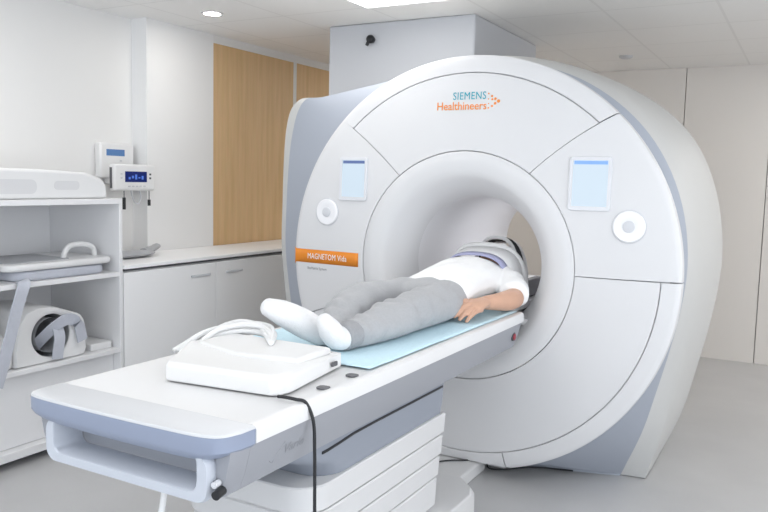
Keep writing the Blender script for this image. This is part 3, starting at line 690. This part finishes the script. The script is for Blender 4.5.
# torso, legs, neck, arms (body under the clothes)
limb(bm, [(CX, -.42+DY, .93), (CX, -.25+DY, .938), (CX, -.02+DY, .95), (CX, .16+DY, .958), (CX, .25+DY, .952)], [(.14, .065), (.14, .07), (.145, .078), (.155, .08), (.13, .065)])
limb(bm, [(CX, .24+DY, .965), (CX, .33+DY, .985), (CX, .40+DY, .985)], [(.055, .055), (.052, .055), (.06, .065)])
HZ = .992
ellipsoid(bm, (CX, .45+DY, HZ), (.076, .108, .094))
ellipsoid(bm, (CX, .385+DY, HZ+.028), (.052, .06, .058))
limb(bm, [(CX, .43+DY, HZ+.075), (CX, .412+DY, HZ+.098), (CX, .398+DY, HZ+.095)], [(.012, .01), (.014, .012), (.016, .010)], n=10, sm=6)
for s in (-1, 1): ellipsoid(bm, (CX+s*.03, .445+DY, HZ+.083), (.015, .011, .010)); ellipsoid(bm, (CX+s*.078, .455+DY, HZ-.005), (.010, .028, .02))
ellipsoid(bm, (CX, .372+DY, HZ+.078), (.026, .010, .010))
LEGR = [(-.062, -.42, .930), (-.082, -.60, .935), (-.085, -.82, .950), (-.05, -.99, .922), (-.004, -1.145, .902), (.005, -1.195, .900)]
LEGL = [(.112, -.42, .930), (.130, -.60, .932), (.132, -.80, .930), (.122, -.99, .918), (.106, -1.155, .905), (.103, -1.225, .904)]
for L_ in (LEGR, LEGL):
    limb(bm, L_, [(.062, .055), (.06, .055), (.05, .048), (.046, .046), (.034, .034), (.032, .032)])
# feet inside the socks
FOOTR = [(.004, -1.235, .899), (-.028, -1.270, .932), (-.088, -1.318, .972), (-.132, -1.350, .995)]
FOOTL = [(.100, -1.258, .899), (.097, -1.290, .914), (.084, -1.308, .945), (.072, -1.316, .968)]
for L_ in (FOOTR, FOOTL): limb(bm, L_, [(.028, .028), (.028, .03), (.028, .024), (.022, .014)])
# far arm and near arm
limb(bm, [(-.12, .22+DY, .965), (-.19, .10+DY, .92), (-.225, -.02+DY, .895)], [(.05, .05), (.043, .042), (.038, .036)])
limb(bm, [(-.225, -.02+DY, .895), (-.225, -.14+DY, .892), (-.205, -.27+DY, .893)], [(.038, .036), (.035, .033), (.024, .02)])
limb(bm, [(.18, .22+DY, .965), (.25, .12+DY, .93), (.288, .035+DY, .906)], [(.050, .05), (.045, .044), (.044, .044)])
limb(bm, [(.288, .035+DY, .906), (.292, -.06+DY, .908), (.276, -.15+DY, .912), (.252, -.225+DY, .916)], [(.048, .047), (.048, .046), (.040, .038), (.032, .030)])
def hand(bm, s, wx, wy, wz, ang, k=1.0, roll=0, pitch=0):
    """five separate bent fingers; s=+1 for the hand on +x"""
    M4 = Matrix.Translation((wx, wy, wz)) @ Matrix.Rotation(ang, 4, 'Z') @ Matrix.Rotation(pitch, 4, 'X') @ Matrix.Rotation(roll, 4, 'Y')
    T = lambda p: M4 @ Vector((p[0]*s*k, p[1]*k, p[2]*k))
    limb(bm, [T((0, .01, 0)), T((0, -.03, .004)), T((.002, -.07, .004)), T((.002, -.092, 0))], [(.027*k, .020*k), (.036*k, .018*k), (.041*k, .017*k), (.039*k, .014*k)], n=16, sm=14)
    for fx, ln, r in ((-.030, .070, .0092), (-.0095, .078, .0096), (.011, .074, .0092), (.031, .060, .0084)):
        limb(bm, [T((fx, -.072, .003)), T((fx*1.02, -.098, .006)), T((fx*1.02, -.098-ln*.42, .002)), T((fx*1.0, -.098-ln*.74, -.012)), T((fx*.98, -.098-ln*.93, -.026))], [(r*k*1.1, r*k*1.08), (r*k*1.08, r*k*1.04), (r*k, r*k*.96), (r*k*.93, r*k*.88), (r*k*.82, r*k*.74)], n=10, sm=16)
    limb(bm, [T((-.022, -.022, -.004)), T((-.043, -.05, -.012)), T((-.052, -.078, -.020)), T((-.050, -.105, -.028))], [(.013*k, .012*k), (.0125*k, .011*k), (.0105*k, .0095*k), (.0085*k, .0075*k)], n=10, sm=14)
hand(bm, 1, .246, -.230+DY, .916, math.radians(-6), 1.24, math.radians(24), math.radians(3))
hand(bm, -1, -.203, -.28+DY, .892, math.radians(3), 1.0)
body_o = fuse('body', bm, M['skin'], pe, voxel=.0042, smooth=3, floor_z=.8585)
# hair
bm = bmesh.new(); ellipsoid(bm, (CX, .482+DY, HZ-.01), (.082, .095, .092)); fuse('hair', bm, M['hair'], pe, voxel=.008, smooth=3)
# trousers
def wr_tr(c):
    a = .010*noise.noise((c.x*13, c.y*9, c.z*12))
    b = .008*math.sin(60*(c.y+.6*c.x)+7*noise.noise((c.x*6, c.y*6, c.z*6)))*max(0, noise.noise((c.x*5+3, c.y*4, c.z*5))+.12)
    k = .005*math.sin(95*c.y+6*noise.noise((c.x*9, c.y*4, c.z*9)))*max(0, min(1, (-1.0-c.y)*8))
    return a+b+k
bm = bmesh.new()
limb(bm, [(CX, -.285+DY, .940), (CX, -.36+DY, .938), (CX, -.45+DY, .934)], [(.168, .080), (.172, .079), (.160, .074)])
limb(bm, LEGR, [(.094, .082), (.094, .080), (.086, .072), (.080, .068), (.061, .053), (.050, .044)])
limb(bm, LEGL, [(.094, .082), (.096, .080), (.088, .075), (.081, .068), (.063, .053), (.051, .045)])
fuse('trousers', bm, M['trousers'], pe, voxel=.0093, smooth=6, wr=wr_tr, floor_z=.8585)
for L_, e in ((LEGR, 1.0), (LEGL, 1.0)):
    p, q = Vector(L_[-2]), Vector(L_[-1]); d = (q-p).normalized()
    bm = bmesh.new(); limb(bm, [q-d*.034, q-d*.01, q+d*.024], [(.0565, .0505), (.0555, .0495), (.0525, .048)], capf=.15)
    fuse('cuff', bm, M['cuff'], pe, voxel=.005, smooth=2, floor_z=.8585)
# shirt with short sleeves
def wr_sh(c):
    return .005*noise.noise((c.x*12, c.y*8, c.z*12)) + .008*math.sin(48*(c.x*.9-c.y*.6)+5*noise.noise((c.x*5, c.y*5, c.z*5)))*max(0, noise.noise((c.x*4+1, c.y*4, c.z*4+2))+.2)
bm = bmesh.new()
limb(bm, [(CX, -.295+DY, .942), (CX, -.20+DY, .950), (CX, -.04+DY, .962), (CX, .10+DY, .970), (CX, .20+DY, .966), (CX, .27+DY, .955)], [(.175, .084), (.175, .090), (.176, .101), (.187, .105), (.178, .096), (.10, .076)], sm=30)
limb(bm, [(.15, .21+DY, .970), (.228, .150+DY, .940), (.283, .055+DY, .918)], [(.080, .078), (.075, .072), (.072, .064)], capf=.25)
limb(bm, [(-.10, .21+DY, .970), (-.165, .135+DY, .940), (-.205, .04+DY, .910)], [(.072, .072), (.064, .062), (.058, .054)], capf=.25)
fuse('shirt', bm, M['shirt'], pe, voxel=.008, smooth=5, wr=wr_sh, floor_z=.8585)
# socks
for L_, A_ in ((FOOTR, LEGR), (FOOTL, LEGL)):
    bm = bmesh.new()
    k = 1 if L_ is FOOTR else .84
    limb(bm, [A_[-1], L_[0]], [(.045, .040), (.043, .041)])
    limb(bm, L_, [(.042*k, .041), (.048*k, .050*k), (.051*k, .045*k), (.043*k, .032*k)])
    fuse('sock', bm, M['sock'], pe, voxel=.006, smooth=5, floor_z=.8585)

# ------------------------------------------------------------------ coils over head and neck
def arch(cx, y0, hw, ztop, zbot, tilt=0, n=20, pw=2.6):
    P = []
    for i in range(n+1):
        a = PI*i/n; c, s = math.cos(a), math.sin(a)
        x = -hw*math.copysign(abs(c)**(2/pw), c); z = zbot+(ztop-zbot)*abs(s)**(2/pw)
        P.append((cx+x, y0+tilt*(z-zbot), z))
    return P
nc = thing('neck_coil', 'white arched coil with a violet pad over the patient\'s neck', 'coil', (.03, .28, ZB))
finish('arch', tube(arch(.04, .24, .20, 1.118, .862, -.12, pw=3.0), .016, n=12), M['coil'], nc)
bm = bmesh.new(); rows = []
A1 = arch(.04, .24, .193, 1.116, .93, -.12, pw=3.0); A2 = arch(.035, .10, .165, 1.085, .99, -.05, pw=2.6)
loft([A1, blend(A1, A2, .5), A2], closed=False, bm=bm)
o = finish('collar_shell', bm, M['coil'], nc); so = o.modifiers.new('thick', 'SOLIDIFY'); so.thickness = .010; so.offset = 0
bm = bmesh.new(); A3 = arch(.035, .098, .158, 1.090, 1.0, -.05, pw=2.4); A4 = arch(.035, .050, .150, 1.083, 1.0, -.05, pw=2.4)
loft([A3, A4], closed=False, bm=bm); o = finish('violet_pad', bm, M['violet'], nc); so = o.modifiers.new('thick', 'SOLIDIFY'); so.thickness = .008; so.offset = 0
hc = thing('head_coil', 'white and black coil frame around the patient\'s head in the bore', 'coil', (.03, .47, ZB))
finish('front_hoop', tube(arch(.04, .335, .125, 1.150, .862, .05), .010, n=10), M['coil'], hc)
finish('black_hoop', tube(arch(.045, .385, .126, 1.138, .862, .05), .013, n=12), M['black'], hc)
finish('rear_hoop', tube(arch(.04, .465, .125, 1.125, .862, 0), .012, n=10), M['coil'], hc)
finish('cradle', prism([(-.145, .852), (.225, .852), (.225, .94), (.19, .945), (.15, .895), (-.07, .895), (-.115, .945), (-.145, .94)], 'y', .285, .55), M['dark'], hc, bevel=.008)
